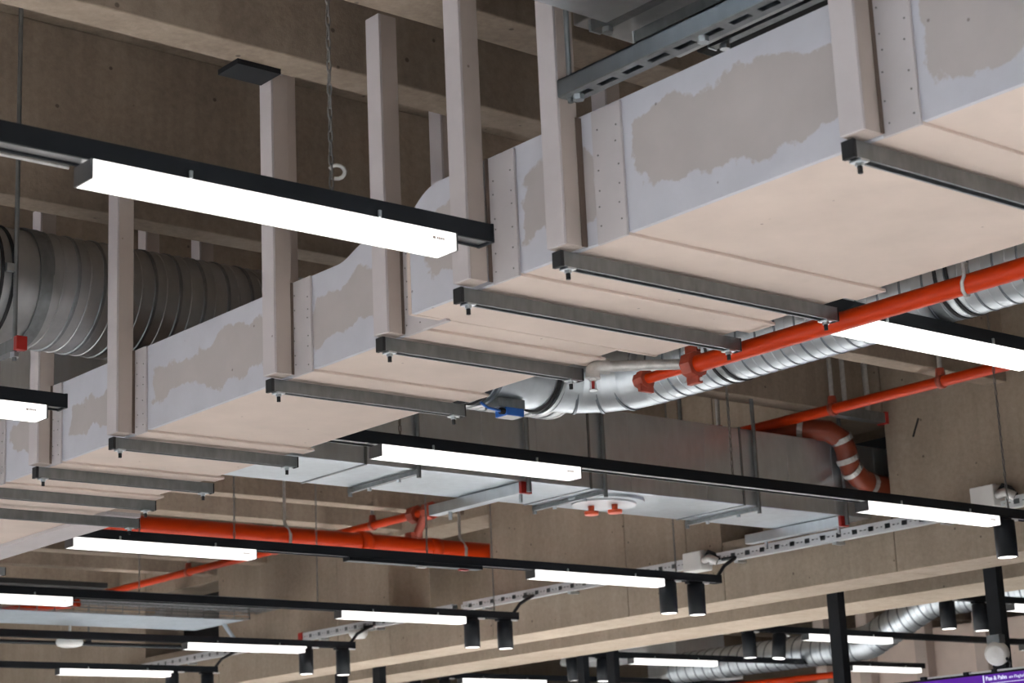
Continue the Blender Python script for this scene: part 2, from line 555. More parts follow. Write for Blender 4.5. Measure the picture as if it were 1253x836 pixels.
# strut rails under the duct
def rail(x0, x1, y, label, both=True):
    h, w, t, z1 = 0.027, 0.021, 0.0022, 0.9935
    r = thing('strut_rail', label, 'steel rail', ((x0 + x1) / 2, y, z1 - h), 'steel rails under the fire-board duct')
    z0 = z1 - h
    m = MB()
    m.prism([(y, z0), (y, z1), (y + w, z1), (y + w, z0), (y + w - 0.004, z0), (y + w - 0.004, z0 + t), (y + w - t, z0 + t), (y + w - t, z1 - t),
             (y + t, z1 - t), (y + t, z0 + t), (y + 0.004, z0 + t), (y + 0.004, z0)], 'x', x0, x1)
    m.build('channel', M['zinc_dull'], r)
    box(x0 - 0.0035, x0 + 0.004, y - 0.0015, y + w + 0.0015, z0 - 0.0015, z1 + 0.0005).build('end_cap', M['black_rubber'], r, 0.002)
    box(x1 - 0.0005, x1 + 0.003, y - 0.001, y + w + 0.001, z0 - 0.001, z1).build('end_cap', M['black_rubber'], r, 0.002)
    for xb in (x0 + 0.022, x1 - 0.026):
        b = box(xb - 0.010, xb + 0.010, y - 0.001, y + w + 0.001, z0 - 0.0035, z0).build('washer', M['steel'], r, 0.001)
        MB().lathe((xb, y + w / 2, z0 - 0.0035), 'z', [(0, 0.0068), (-0.0055, 0.0068)], 6).build('nut', M['steel'], b)
        MB().lathe((xb, y + w / 2, z0 - 0.009), 'z', [(0, 0.0042), (-0.011, 0.0042)], 10).build('rod_end', M['black_rubber'], b)
    return r
for x0, x1, y, l in ((2.187, 2.93, 1.756, 'galvanised strut rail nearest the top right corner'),
                     (2.187, 2.907, 2.413, 'second galvanised strut rail, ending beside the orange pipe'),
                     (2.181, 2.915, 2.683, 'third galvanised strut rail, ending above the orange pipe flange'),
                     (2.270, 2.803, 3.046, 'fourth galvanised strut rail, ending over the round duct with the blue actuator'),
                     (2.273, 2.801, 3.452, 'fifth galvanised strut rail, middle of the picture'),
                     (2.273, 2.801, 4.143, 'sixth galvanised strut rail, beside the flat silver duct'),
                     (2.280, 2.803, 4.556, 'seventh galvanised strut rail, left'),
                     (2.282, 2.80, 4.862, 'eighth galvanised strut rail at the left edge'),
                     (2.282, 2.91, 5.150, 'last and lowest galvanised strut rail at the left edge')):
    rail(x0, x1, y, l)
rail(2.3, 2.99, 6.20, 'short visible end of a strut rail at the far left edge')


# ------------------------------------------------------------------ luminaires and their tracks
LW, LH, TH = 0.055, 0.032, 0.033       # luminaire width, height, track height
def make_lamp(x0, yl, label, L=0.705, first={}):
    if 'o' not in first:
        r = thing('linear_lamp', label, 'lamp', (0, 0, 1.0), 'linear lamps on black tracks')
        h = LW / 2
        m = MB()
        m.prism([(-h, 1.0), (h, 1.0), (h, 1.0 + LH), (-h, 1.0 + LH)], 'x', 0.003, L - 0.003)
        m.build('diffuser', M['glow'], r, 0.004)
        box(0.0, 0.003, -h, h, 1.0, 1.0 + LH).build('end_cap', M['lamp_cap'], r)
        box(L - 0.003, L, -h, h, 1.0, 1.0 + LH).build('end_cap', M['lamp_cap'], r)
        mk = MB()
        for i, wd in enumerate((0.006, 0.003, 0.003, 0.003, 0.003)):
            xx = L - 0.055 + (0 if i == 0 else 0.004 + i * 0.0045)
            mk.box(xx, xx + wd, -h - 0.0006, -h, 1.014, 1.0185)
        mk.build('maker_mark', M['mark'], r)
        for xx in (0.17, L - 0.17):
            box(xx, xx + 0.005, -h - 0.003, -h + 0.001, 1.0 + LH, 1.0 + LH + 0.012).build('clip', M['steel'], r)
        first['o'] = r
        o = r
    else:
        o = copy_tree(first['o'])
        o['label'] = label
    o.location = P(x0, yl, 1.0)
    return o


YL = {1: 2.555, 2: 4.085, 3: 5.765, 4: 7.110, 5: 8.435, 6: 9.77}
lamps = [(1.345, 1, 'largest and nearest lit linear lamp, upper left'),
         (3.030, 1, 'lit linear lamp at the right edge below the orange pipe'),
         (1.350, 2, 'lit linear lamp cut off by the left edge above the strut rails'),
         (3.006, 2, 'lit linear lamp in the centre, under the flat silver duct'),
         (4.955, 2, 'lit linear lamp at right beside a large black spotlight'),
         (3.000, 3, 'lit linear lamp at lower left, below the last strut rail'),
         (4.972, 3, 'lit linear lamp right of centre beside two black spotlights'),
         (3.005, 4, 'lit linear lamp cut off by the left edge, low, above the mesh tray'),
         (5.005, 4, 'lit linear lamp below centre beside two black spotlights'),
         (5.020, 5, 'lit linear lamp lower left of centre, fifth row'),
         (5.025, 6, 'lit linear lamp at the bottom left, sixth row'),
         (8.040, 3, 'lit linear lamp beyond the girder cut off at the right edge, upper one'),
         (8.060, 4, 'lit linear lamp beyond the girder, left of the black pole'),
         (10.00, 4, 'lit linear lamp beyond the girder cut off at the right edge, lower one'),
         (8.020, 5, 'lit linear lamp beyond the girder under the silver ducts'),
         (9.970, 5, 'lit linear lamp beyond the girder, right of the black pole, low'),
         (7.80, 6, 'lit linear lamp at the bottom edge beyond the girder')]
for x, k, l in lamps:
    make_lamp(x, YL[k], l)
# rows of the same lamps behind and beside the viewer, out of the picture
for k, yy in enumerate((-0.55, 1.0)):
    for xx in (-5, -3, -1, 1.0, 3.0, 5.0):
        make_lamp(xx, yy, 'linear lamp of the rows out of the picture, overhead')['group'] = 'linear lamps outside the picture'
for yy in (2.555, 4.085, 5.745, 7.11, 8.435, 9.77, 11.1, 12.4):
    for xx in (-5.0, -3.0, -1.0):
        make_lamp(xx, yy, 'linear lamp of the rows out of the picture, to the left')['group'] = 'linear lamps left of the picture'
for xx, yy in ((1.0, 5.745), (1.0, 7.11), (1.0, 8.435), (3.0, 8.435), (1.0, 9.77), (3.0, 9.77), (3.0, 11.1), (5.0, 11.1), (5.0, 12.4),
               (8.04, 4.085), (8.04, 2.555), (10.0, 2.555), (10.0, 4.085), (10.0, 5.745), (12.0, 5.745), (12, 7.11), (12, 8.435), (10, 9.77), (8, 11.1), (10, 11.1)):
    make_lamp(xx, yy, 'linear lamp of the rows hidden or out of the picture')['group'] = 'linear lamps hidden from view'


def track(x0, x1, yl, label, caps=True):
    z0 = 1.0 + LH
    r = thing('light_track', label, 'track', ((x0 + x1) / 2, yl, z0), 'black light tracks')
    w = 0.021
    m = MB()
    m.prism([(yl - w, z0), (yl - w, z0 + TH), (yl + w, z0 + TH), (yl + w, z0), (yl + w - 0.005, z0), (yl + w - 0.005, z0 + 0.008), (yl - w + 0.005, z0 + 0.008), (yl - w + 0.005, z0)], 'x', x0, x1)
    m.build('profile', M['black'], r)
    box(x0, x1, yl - w + 0.005, yl + w - 0.005, z0 + 0.004, z0 + 0.008).build('contact_strip', M['zinc_dark'], r)
    for xx in (x0, x1):
        box(xx - 0.003, xx + 0.003, yl - w - 0.001, yl + w + 0.001, z0 - 0.001, z0 + TH + 0.001).build('end_cap', M['black'], r, 0.002)
    return r
track(-5, 2.135, YL[1], 'black light track of the nearest lamp, ending before the fire-board duct')
track(2.915, 5.9, YL[1], 'black light track running right from under the spiral duct')
track(-5, 2.105, YL[2], 'short black track end at the left edge above the strut rails')
track(2.80, 6.04, YL[2], 'long black light track crossing the centre to the right edge')
track(2.80, 6.015, YL[3], 'long black light track in the third row, below the red pipe')
track(-5, 6.03, YL[4], 'long black light track in the fourth row, from the left edge')
track(-5, 6.03, YL[5], 'long black light track in the fifth row, lower left')
track(-5, 6.02, YL[6], 'long black light track in the sixth row, bottom left')
track(7.42, 10.8, YL[3], 'black light track beyond the girder at the right edge')
track(7.45, 10.8, YL[4], 'black light track beyond the girder, behind both poles')
track(7.42, 10.72, YL[5], 'black light track beyond the girder with a free right end')
track(7.38, 10.7, YL[6], 'lowest black light track beyond the girder')


def spot(x, yl, label, tilt=0.0, first={}):
    if 'o' not in first:
        r = thing('track_spotlight', label, 'spotlight', (0, 0, 1.03), 'black cylinder spotlights')
        rad, ln = 0.037, 0.128
        MB().lathe((0, 0, 1.022), 'z', [(0, rad * .94), (-0.003, rad), (-ln, rad), (-ln, rad * .88), (-ln + .003, rad * .86)], 28).build('housing', M['black'], r)
        MB().lathe((0, 0, 1.022 - ln + 0.004), 'z', [(0, rad * .86), (-.0035, rad * .86)], 24).build('lens', M['spot_glow'], r)
        box(-0.05, 0.03, -0.013, 0.013, 1.022, 1.034).build('track_adapter', M['black'], r, 0.002)
        ld_ = bpy.data.lights.new('spot_beam', 'SPOT')
        ld_.energy = SPOT_W
        ld_.color = (1.0, 0.97, 0.93)
        ld_.spot_size = math.radians(125)
        ld_.spot_blend = 0.6
        ld_.shadow_soft_size = 0.05
        lo = bpy.data.objects.new('spot_beam', ld_)
        COL.objects.link(lo)
        lo.parent = r
        lo.location = Vector((0, 0, (1.022 - ln - 0.004 - 1.03) * SC))
        box(0.032, 0.075, -0.008, 0.008, 1.026, 1.033).build('latch', M['white_plastic'], r)
        first['o'] = r
        o = r
    else:
        o = copy_tree(first['o'])
        o['label'] = label
    o.location = P(x, yl, 1.03)
    o.rotation_euler = (0, tilt, 0)
    return o
for x, k, l, tl in ((5.715, 2, 'large black spotlight hanging at the right edge', 0),
                (5.715, 3, 'left one of two black spotlights right of centre', 0), (5.88, 3, 'right one of two black spotlights right of centre', 0),
                (5.76, 4, 'left one of two black spotlights below the centre', 0), (5.96, 4, 'right one of two black spotlights below the centre', 0),
                (5.735, 5, 'left one of two black spotlights in the fifth row', 0), (5.965, 5, 'right one of two black spotlights in the fifth row', 0),
                (5.735, 6, 'left one of two black spotlights at the bottom left edge', 0), (5.965, 6, 'right one of two black spotlights at the bottom left edge', 0),
                (7.55, 3, 'left black spotlight beyond the girder beside the right pole', 0), (7.80, 3, 'right black spotlight beyond the girder beside the right pole', 0),
                (7.62, 4, 'upright black spotlight beyond the girder left of the middle pole', 0), (7.86, 4, 'tilted black spotlight beyond the girder left of the middle pole', 0.16),
                (7.56, 5, 'left black spotlight low beyond the girder, bottom edge', -0.08), (7.80, 5, 'right black spotlight low beyond the girder, bottom edge', 0.05),
                (7.45, 6, 'black spotlight at the bottom edge, furthest left beyond the girder', 0), (7.68, 6, 'second black spotlight from left at the bottom edge beyond the girder', 0)):
    spot(x, YL[k], l, tl)
for xx in (-4, -2, 0, 2, 4):  # unseen spotlights added from here on to brighten floor and soffits
    for yy in (-3.6, -2.1, -0.55, 1.0):
        spot(xx, yy, 'black spotlight added overhead, out of the picture, to brighten the floor')['group'] = 'added spotlights outside the picture'
for xx in (-4, -2, -0.4, 1.0):
    for yy in (2.555, 4.085, 5.745, 7.11, 8.435, 9.77):
        spot(xx, yy, 'black spotlight added to the left, out of the picture, to brighten the floor')['group'] = 'added spotlights left of the picture'
for xx in (-3, -1, 1, 3, 5.2, 8.5):
    for yy in (11.4, 13.0, 14.8):
        spot(xx, yy, 'black spotlight added far back, hidden from view, to brighten the floor')['group'] = 'added spotlights hidden from view'
dr = thing('track_driver', 'flat black driver box clipped under the third-row track', 'driver box', (4.3, YL[3], 1.01))
box(4.10, 4.72, YL[3] - 0.02, YL[3] + 0.02, 1.018, 1.032).build('case', M['black'], dr, 0.002)
box(4.42, 4.46, YL[3] - 0.008, YL[3] + 0.008, 1.012, 1.018).build('lever', M['white_plastic'], dr)
box(4.62, 4.66, YL[3] - 0.008, YL[3] + 0.008, 1.012, 1.018).build('lever', M['red_cap'], dr)


def chain(x, y, z0, z1, label, link=0.021):
    m = MB()
    z, k = z0, 0
    while z < z1:
        r, h = 0.0048, link * 0.62
        pts = []
        for i in range(10):
            a = 2 * PI * i / 10
            u, v = math.cos(a) * r, math.sin(a) * h
            pts.append((x + (u if k % 2 else u * 0.3), y + (u * 0.3 if k % 2 else u), z + v))
        pts.append(pts[0])
        m.tube(pts, 0.0019, 4, False)
        z += link
        k += 1
    return tag(m.build('hanging_chain', M['chain']), label, 'chain', 'chains carrying the light tracks')
for x, y, l in ((1.805, YL[1], 'dark chain at upper left carrying the nearest lamp track'),
                (3.09, YL[2], 'short chain seen at centre just below the fire-board duct'),
                (4.36, YL[2], 'chain right of centre in front of the flat silver duct'),
                (5.75, YL[2], 'thin chain at the right edge before the concrete wall'),
                (3.63, YL[3], 'chain at lower left crossing in front of the big red pipe'),
                (4.47, YL[3], 'chain below the centre in front of the red pipe end'),
                (5.77, YL[3], 'thin chain right of centre by the white junction box'),
                (4.02, YL[4], 'thin chain at the left over the mesh tray'),
                (4.90, YL[4], 'thin chain at lower left, fourth row, before the dark opening'),
                (5.9, YL[4], 'thin chain below the centre between two black spotlights')):
    chain(x, y, 1.0 + LH + TH, 2.14, l)
hk = MB()
hk.tube([(1.812 + .011 * math.cos(a), YL[1] - .008 * math.cos(a) - .006, 1.105 + .012 * math.sin(a)) for a in [2.6 - .5 * i for i in range(10)]], 0.0035, 8)
tag(hk.build('chain_hook', M['grey_pipe']), 'shiny hook at the foot of the upper left chain', 'hook')


# ------------------------------------------------------------------ round ducts
def spiral(root, mat, seam_mat, a, b, r, pitch, seg=36, w=0.0045, h=0.0016, ribs=True):
    """straight lock-seam pipe from a to b: smooth pipe, a proud helical seam, and a fine pressed rib between the turns"""
    a, b = Vector(a), Vector(b)
    d = (b - a)
    L = d.length
    d.normalize()
    s = d.cross(Vector((0, 0, 1))).normalized()
    u = s.cross(d)
    MB().tube([a, b], r, seg, False).build('pipe', mat, root)
    def helix(phase, w, h):
        m = MB()
        k = int((L - 2 * w) / pitch * seg)
        for i in range(k + 1):
            ang = 2 * PI * i / seg
            c = s * math.cos(ang + phase) + u * math.sin(ang + phase)
            t = w + pitch * i / seg
            for o, hh in ((-w, -.0005), (-w * .6, h), (w * .6, h), (w, -.0005)):
                m.v.append(P(*(a + d * (t + o) + c * (r + hh))))
        for i in range(k):
            for q in range(3):
                m.face((4 * i + q, 4 * i + q + 1, 4 * i + q + 5, 4 * i + q + 4))
        return m
    helix(0.0, w, h).build('lock_seam', seam_mat, root)
    if ribs:
        helix(PI, w * .7, h * .7).build('pressed_rib', mat, root)


def ring(c, axis, r, w, t=0.003, seg=36):
    m = MB()
    ax = {'x': Vector((1, 0, 0)), 'y': Vector((0, 1, 0))}[axis]
    c = Vector(c)
    m.tube([c - ax * w, c - ax * w * 0.999, c + ax * w * 0.999, c + ax * w], [r, r + t, r + t, r], seg, False, False)
    return m


# big spiral duct at left, running across above the fire-board duct
ZL, YLs, RL = 1.40, 4.37, 0.147
big = thing('spiral_duct', 'big dark galvanised spiral duct at the left edge above the fire-board duct', 'duct', (2.4, YLs, ZL - RL))
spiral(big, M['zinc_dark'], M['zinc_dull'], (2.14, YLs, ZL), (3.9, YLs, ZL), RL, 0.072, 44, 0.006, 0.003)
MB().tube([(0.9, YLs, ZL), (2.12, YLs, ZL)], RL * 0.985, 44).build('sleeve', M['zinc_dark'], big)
ring((2.13, YLs, ZL), 'x', RL, 0.016, 0.005, 44).build('flange', M['zinc_dull'], big)
for xx in (2.015, 2.045):
    ring((xx, YLs, ZL), 'x', RL * .985, 0.004, 0.004, 44).build('clamp_band', M['black_rubber'], big)
box(2.02, 2.045, YLs - RL - .012, YLs - RL, 1.39, 1.41).build('clamp_bolt', M['steel'], big)
sb = thing('strut_bracket', 'galvanised strut with red end cap under the big spiral duct', 'bracket', (2.06, 4.4, 1.21))
box(2.04, 2.064, 4.205, 4.75, 1.195, 1.225).build('channel', M['zinc_dull'], sb)
box(2.038, 2.066, 4.19, 4.207, 1.193, 1.227).build('end_cap', M['red_cap'], sb, 0.003)
MB().tube([(2.045, 4.215, 1.17), (2.045, 4.215, 2.15)], 0.006, 8).build('threaded_rod', M['zinc_dull'], sb)
MB().lathe((2.045, 4.215, 1.19), 'z', [(0, .011), (-.012, .011)], 6).build('nut', M['steel'], sb)
cd = MB().tube([(0.5, 2.9, 1.158), (1.50, 2.9, 1.158)], 0.004, 8)
tag(cd.build('conduit', M['grey_pipe']), 'thin grey conduit running behind the nearest lamp at the left edge', 'conduit')

# spiral duct on the right with elbow and fire damper
ZC, XC, RC, YC = 1.16, 3.44, 0.09, 3.664
BR = 0.19
sp = thing('spiral_duct', 'bright galvanised spiral duct beside the orange pipe with elbow and damper', 'duct', (XC, 2.6, ZC - RC))
spiral(sp, M['zinc'], M['zinc_seam_or_shade'], (XC, YC - BR, ZC), (XC, 0.9, ZC), RC, 0.062, 44, 0.0035, 0.0016)
prev = None
for k in range(5):
    a = (PI / 2) * k / 4
    p = (XC - BR + BR * math.sin(a), YC - BR + BR * math.cos(a), ZC)
    if prev is not None:
        MB().tube([prev, p], RC * 1.01, 36, False).build('elbow_gore', M['zinc'], sp)
        dd = (Vector(p) - Vector(prev)).normalized()
        pv = Vector(prev)
        MB().tube([pv - dd * .004, pv - dd * .0035, pv + dd * .0035, pv + dd * .004], [RC, RC * 1.05, RC * 1.05, RC], 36, False, False).build('elbow_seam', M['zinc_seam_or_shade'], sp)
    prev = p
for yy in (3.17, 3.20, 2.475, 2.505):
    ring((XC, yy, ZC), 'y', RC, 0.004, 0.003).build('clamp_band', M['black_rubber'], sp)
ring((XC, 3.185, ZC), 'y', RC, 0.007, 0.002).build('clamp_band', M['steel'], sp)
ring((XC, 2.49, ZC), 'y', RC, 0.007, 0.002).build('clamp_band', M['steel'], sp)
fd = thing('fire_damper', 'round galvanised fire damper with blue actuator below the duct board', 'damper', (2.95, YC, ZC - RC))
MB().tube([(2.785, YC, ZC), (3.235, YC, ZC)], RC * 1.02, 44).build('casing', M['zinc'], fd)
for xx, rr, mm in ((2.975, .010, 'black_rubber'), (2.990, .006, 'zinc_dull'), (3.005, .010, 'black_rubber'), (3.03, .009, 'zinc_seam_or_shade'), (3.212, .007, 'black_rubber'), (3.226, .010, 'steel')):
    ring((xx, YC, ZC), 'x', RC * 1.02, 0.005, rr, 44).build('sleeve_ring', M[mm], fd)
m = MB().lathe((3.226, YC - RC - .008, ZC - .02), 'z', [(0, .006), (.04, .006)], 8)
m.build('ring_bolt', M['steel'], fd)
ac = thing('damper_actuator', 'small blue actuator box under the round fire damper', 'actuator', (3.08, YC - 0.02, ZC - RC - 0.05))
box(3.045, 3.13, YC - 0.045, YC + 0.01, ZC - RC - 0.020, ZC - RC + 0.004).build('base_plate', M['zinc_dull'], ac, 0.002)
box(3.065, 3.122, YC - 0.05, YC - .005, ZC - RC - 0.040, ZC - RC - 0.020).build('housing', M['blue'], ac, 0.003)
box(3.07, 3.117, YC - 0.046, YC - .010, ZC - RC - 0.0415, ZC - RC - 0.040).build('cover_label', M['white_plastic'], ac)
MB().lathe((3.052, YC - .04, ZC - RC - .03), 'x', [(0, .008), (.014, .008)], 10).build('gland', M['black_rubber'], ac)
MB().tube([(2.99, YC - 0.04, ZC - RC - .016), (3.01, YC - 0.045, ZC - RC - .028), (3.055, YC - 0.04, ZC - RC - .031)], 0.0035, 6).build('cable', M['blue'], ac)


# ------------------------------------------------------------------ sprinkler pipes
XP, ZP, RP = 2.956, 0.98, 0.0193
p1 = thing('sprinkler_pipe', 'thick orange sprinkler pipe running to the right edge under the spiral duct', 'pipe', (XP, 2, ZP - RP))
MB().tube([(XP, 2.86, ZP), (XP, 0.6, ZP)], RP, 24).build('pipe', M['orange'], p1)
MB().tube([(XP, 3.02, ZP), (XP, 2.86, ZP)], RP * 0.62, 20).build('pipe_stub', M['orange'], p1)
MB().lathe((XP, 2.845, ZP), 'y', [(0, RP * 1.0), (0.001, RP * 1.55), (0.03, RP * 1.55), (0.031, RP)], 8).build('coupling', M['rust_red'], p1)
for s in (-1, 1):
    box(XP - .007, XP + .007, 2.842, 2.878, ZP + s * .026, ZP + s * .043).build('coupling_ear', M['rust_red'], p1, 0.004)
    MB().tube([(XP, 2.838, ZP + s * .035), (XP, 2.886, ZP + s * .035)], 0.0045, 8).build('bolt', M['steel'], p1)
MB().lathe((XP, 3.00, ZP), 'y', [(0, RP * .7), (0.001, RP * 1.15), (0.02, RP * 1.15), (0.021, RP * .9), (0.034, RP * .9)], 8).build('end_cap', M['rust_red'], p1)
box(XP - .02, XP + .02, 3.005, 3.015, ZP - .03, ZP - .012).build('cap_lug', M['rust_red'], p1, 0.003)
hp = [(XP + 0.06 * math.cos(0), 2.12, 1.10)]
MB().tube([(XP - 0.028, 2.13, 1.16)] + [(XP + (RP + .002) * math.cos(a), 2.13 + .004 * i, ZP + (RP + .002) * math.sin(a)) for i, a in enumerate([2.6, 3.2, 3.9, 4.6, 5.3, 6.0, 6.6])] + [(XP + 0.028, 2.155, 1.03)], 0.0038, 8).build('hanger_strap', M['grey_pipe'], p1)
p2 = thing('branch_pipe', 'grey galvanised branch pipe with elbow off the orange pipe', 'pipe', (2.87, 2.9, ZP))
MB().tube([(XP, 2.868, ZP + .004), (2.80, 2.985, ZP + .004)], RP * 0.60, 18).build('pipe', M['grey_pipe'], p2)
MB().tube([(2.815, 2.973, ZP + .004), (2.795, 2.988, ZP + .004), (2.787, 2.994, ZP - .002), (2.785, 2.995, ZP - .022)], RP * .85, 16).build('elbow', M['grey_pipe'], p2)
sk = thing('sprinkler', 'small sprinkler head hanging from the grey elbow', 'sprinkler', (2.785, 2.995, ZP - .05))
MB().lathe((2.785, 2.995, ZP - .022), 'z', [(0, .008), (-.006, .008)], 8).build('collar', M['white_plastic'], sk)
MB().tube([(2.785, 2.995, ZP - .028), (2.785, 2.995, ZP - .045)], .0035, 8).build('bulb', M['red_cap'], sk)
MB().lathe((2.785, 2.995, ZP - .047), 'z', [(0, .010), (-.002, .010)], 12).build('deflector', M['steel'], sk)
for s in (-1, 1):
    MB().tube([(2.785 + s * .007, 2.995, ZP - .028), (2.785 + s * .008, 2.995, ZP - .047)], .0012, 5).build('frame_arm', M['steel'], sk)

# upper orange pipe along the hall
X2, Z2, R2 = 5.86, 1.605, 0.021
p3 = thing('sprinkler_pipe', 'thin orange pipe high on the right passing over the flat silver duct', 'pipe', (X2, 7, Z2))
MB().tube([(X2, 3.2, Z2), (X2, 11.2, Z2)], R2, 18).build('pipe', M['orange'], p3)
for yy in (4.40, 4.93, 5.55, 6.35, 7.05, 8.0, 8.9, 9.8):
    c = MB().lathe((X2, yy - .012, Z2), 'y', [(0, R2 * 1.02), (.001, R2 * 1.28), (.022, R2 * 1.28), (.023, R2)], 14).build('pipe_clamp', M['rust_red'], p3)
    MB().lathe((X2, yy, Z2 + R2), 'z', [(0, .020), (.03, .016)], 8).build('clamp_nut', M['rust_red'], c)
    MB().tube([(X2, yy, Z2 + R2), (X2, yy, 2.15)], 0.009, 8).build('hanger_rod', M['grey_pipe'], c)
# big red main
YM, ZM, RM = 7.66, 1.447, 0.046
p4 = thing('sprinkler_main', 'thick orange-red water main crossing at lower left into the wall notch', 'pipe', (4.5, YM, ZM - RM))
MB().tube([(3.4, YM, ZM), (6.9, YM, ZM)], RM, 24).build('pipe', M['orange'], p4)
for xx, k in ((5.55, 1.25), (5.98, 1.12), (4.2, 1.06)):
    MB().lathe((xx - .03, YM, ZM), 'x', [(0, RM), (.001, RM * k), (.06, RM * k), (.061, RM)], 16).build('coupling', M['orange'], p4)
MB().tube([(5.86, YM - .02, ZM + RM), (5.86, YM - .1, 1.60)], 0.022, 12).build('riser', M['rust_red'], p4)
MB().lathe((5.86, YM, ZM + RM * .8), 'z', [(0, .045), (.03, .045), (.031, .03)], 10).build('outlet', M['rust_red'], p4)
MB().lathe((5.86, 7.5, Z2), 'y', [(0, .024), (.001, .044), (.05, .044), (.051, .024)], 8).build('tee', M['rust_red'], p4)
MB().lathe((5.86, 7.62, Z2), 'y', [(0, .024), (.001, .044), (.05, .044), (.051, .024)], 8).build('tee', M['rust_red'], p4)
for xx in (5.1, 6.15):
    MB().tube([(xx, YM - RM, 1.40), (xx, YM - RM - .004, 1.45), (xx, YM, ZM + RM + .02), (xx, YM, 1.9)], 0.008, 6).build('hanger', M['grey_pipe'], p4)
p5 = thing('sprinkler_pipe', 'short orange pipe piece at the left edge above the mesh tray', 'pipe', (4.4, 9.6, 1.35))
MB().tube([(4.9, 9.3, 1.325), (4.45, 10.2, 1.325)], 0.022, 14).build('pipe', M['orange'], p5)
MB().lathe((4.62, 9.85, 1.325), 'y', [(0, .02), (.001, .035), (.04, .035), (.041, .02)], 10).build('coupling', M['rust_red'], p5)

# ------------------------------------------------------------------ flat silver duct
D0, D1, DZ0, DZ1 = 5.15, 5.52, 1.235, 1.538
fl = thing('flat_duct', 'flat rectangular galvanised duct crossing the centre to the wall notch', 'duct', (4.6, 5.3, DZ0))
xs = [2.6, 3.75, 4.75, 5.55, 6.62]
for a, b in zip(xs[:-1], xs[1:]):
    box(a + .004, b - .004, D0, D1, DZ0, DZ1).build('duct_section', M['zinc'], fl, 0.006)
    box(b - .004, b + .004, D0 - .004, D1 + .004, DZ0 - .003, DZ1 + .004).build('flange', M['zinc_dull'], fl)
    for k in range(1, 4):
        xx = a + (b - a) * k / 4
        box(xx - .0015, xx + .0015, D0 - .002, D0, DZ0 + .006, DZ1 - .006).build('crease', M['zinc'], fl)
for x, l in ((3.96, 'left'), (4.81, 'middle'), (5.62, 'right')):
    r = thing('trapeze_hanger', 'thin %s cross strut with rods under the flat silver duct' % l, 'bracket', (x, 5.3, DZ0 - .02), None)
    box(x - .008, x + .008, D0 - .015, D1 + .02, DZ0 - .018, DZ0 - .003).build('channel', M['zinc_dull'], r, 0.002)
    for yy in (D0 - .012, D1 + .014):
        MB().tube([(x, yy, DZ0 - .03), (x, yy, 2.15)], .008, 8).build('threaded_rod', M['zinc_dull'], r)
    for yy in (D0 + .1, D0 + .27):
        MB().lathe((x, yy, DZ0 - .018), 'z', [(0, .008), (-.010, .008)], 6).build('nut', M['steel'], r)
for x, l in ((4.44, 'near the centre lamp'), (6.13, 'beside the wall notch')):
    r = thing('cross_strut', 'deep galvanised strut with red end caps under the flat duct %s' % l, 'bracket', (x, 5.38, DZ0 - .05))
    box(x - .022, x + .022, D0 + .01, D1 + .16, DZ0 - .042, DZ0 - .003).build('channel', M['zinc'], r, 0.002)
    box(x - .024, x + .024, D0 - .005, D0 + .01, DZ0 - .044, DZ0 - .002).build('end_cap', M['red_cap'], r, 0.003)
    for yy in (D0 + .03, D1 + .06):
        MB().tube([(x, yy, DZ0 - .07), (x, yy, DZ0 - .042)], .007, 8).build('rod_end', M['steel'], r)
    MB().tube([(x, D0 - .016, DZ0 - .04), (x, D0 - .016, 2.15)], .009, 8).build('threaded_rod', M['zinc_dull'], r)
ah = thing('access_hatch', 'oval access hatch with two red knobs under the flat silver duct', 'hatch', (4.96, 5.31, DZ0 - .02))
m = MB(); n0 = 36
def oval(ra, rb, z):
    return [(4.965 + ra * math.cos(2 * PI * i / n0), 5.315 + rb * math.sin(2 * PI * i / n0)) for i in range(n0)]
m.prism(oval(.165, .135, 0), 'z', DZ0 - .012, DZ0); m.build('rim', M['zinc'], ah, 0.004)
m = MB(); m.prism(oval(.135, .105, 0), 'z', DZ0 - .020, DZ0 - .010); m.build('lid', M['white_paint'], ah, 0.004)
for xx, yy in ((4.93, 5.35), (4.985, 5.28)):
    MB().lathe((xx, yy, DZ0 - .02), 'z', [(0, .012), (-.02, .011), (-.021, .028), (-.034, .026), (-.036, .01)], 16).build('knob', M['red_knob'], ah)

# brown drain pipe bending into the notch
dp = thing('drain_pipe', 'red-brown cast drain pipe bending in an S into the wall notch', 'pipe', (6.1, 5.06, 1.3))
path = [(5.90, 5.90, 1.62), (5.93, 5.45, 1.60), (5.975, 5.20, 1.588), (6.03, 5.11, 1.568), (6.085, 5.09, 1.535), (6.108, 5.09, 1.495), (6.115, 5.09, 1.455), (6.135, 5.09, 1.415), (6.175, 5.09, 1.385), (6.24, 5.09, 1.366), (6.32, 5.09, 1.36), (6.66, 5.09, 1.36)]
MB().tube(path, 0.044, 20).build('pipe', M['drain'], dp)
for i, mm in ((1, 'steel'), (2, 'steel'), (4, 'steel'), (6, 'steel'), (7, 'steel'), (9, 'steel')):
    a, b = Vector(path[i]), Vector(path[i + 1])
    d = (b - a).normalized()
    q = a if i != 1 else a + d * 0.02
    MB().tube([q - d * .011, q - d * .0109, q + d * .0109, q + d * .011], [.044, .0475, .0475, .044], 20, False, False).build('clamp_band', M['grey_pipe'], dp)
    MB().lathe(q + Vector((0, -.052, 0)), 'y', [(0, .008), (.01, .008)], 8).build('clamp_bolt', M['steel'], dp)
ns = thing('strut_bracket', 'galvanised strut with red end cap above the brown drain pipe', 'bracket', (6.1, 5.0, 1.6))
box(5.95, 6.24, 4.98, 5.02, 1.60, 1.64).build('channel', M['zinc_dull'], ns)
box(6.24, 6.258, 4.976, 5.024, 1.595, 1.645).build('end_cap', M['red_cap'], ns, 0.003)
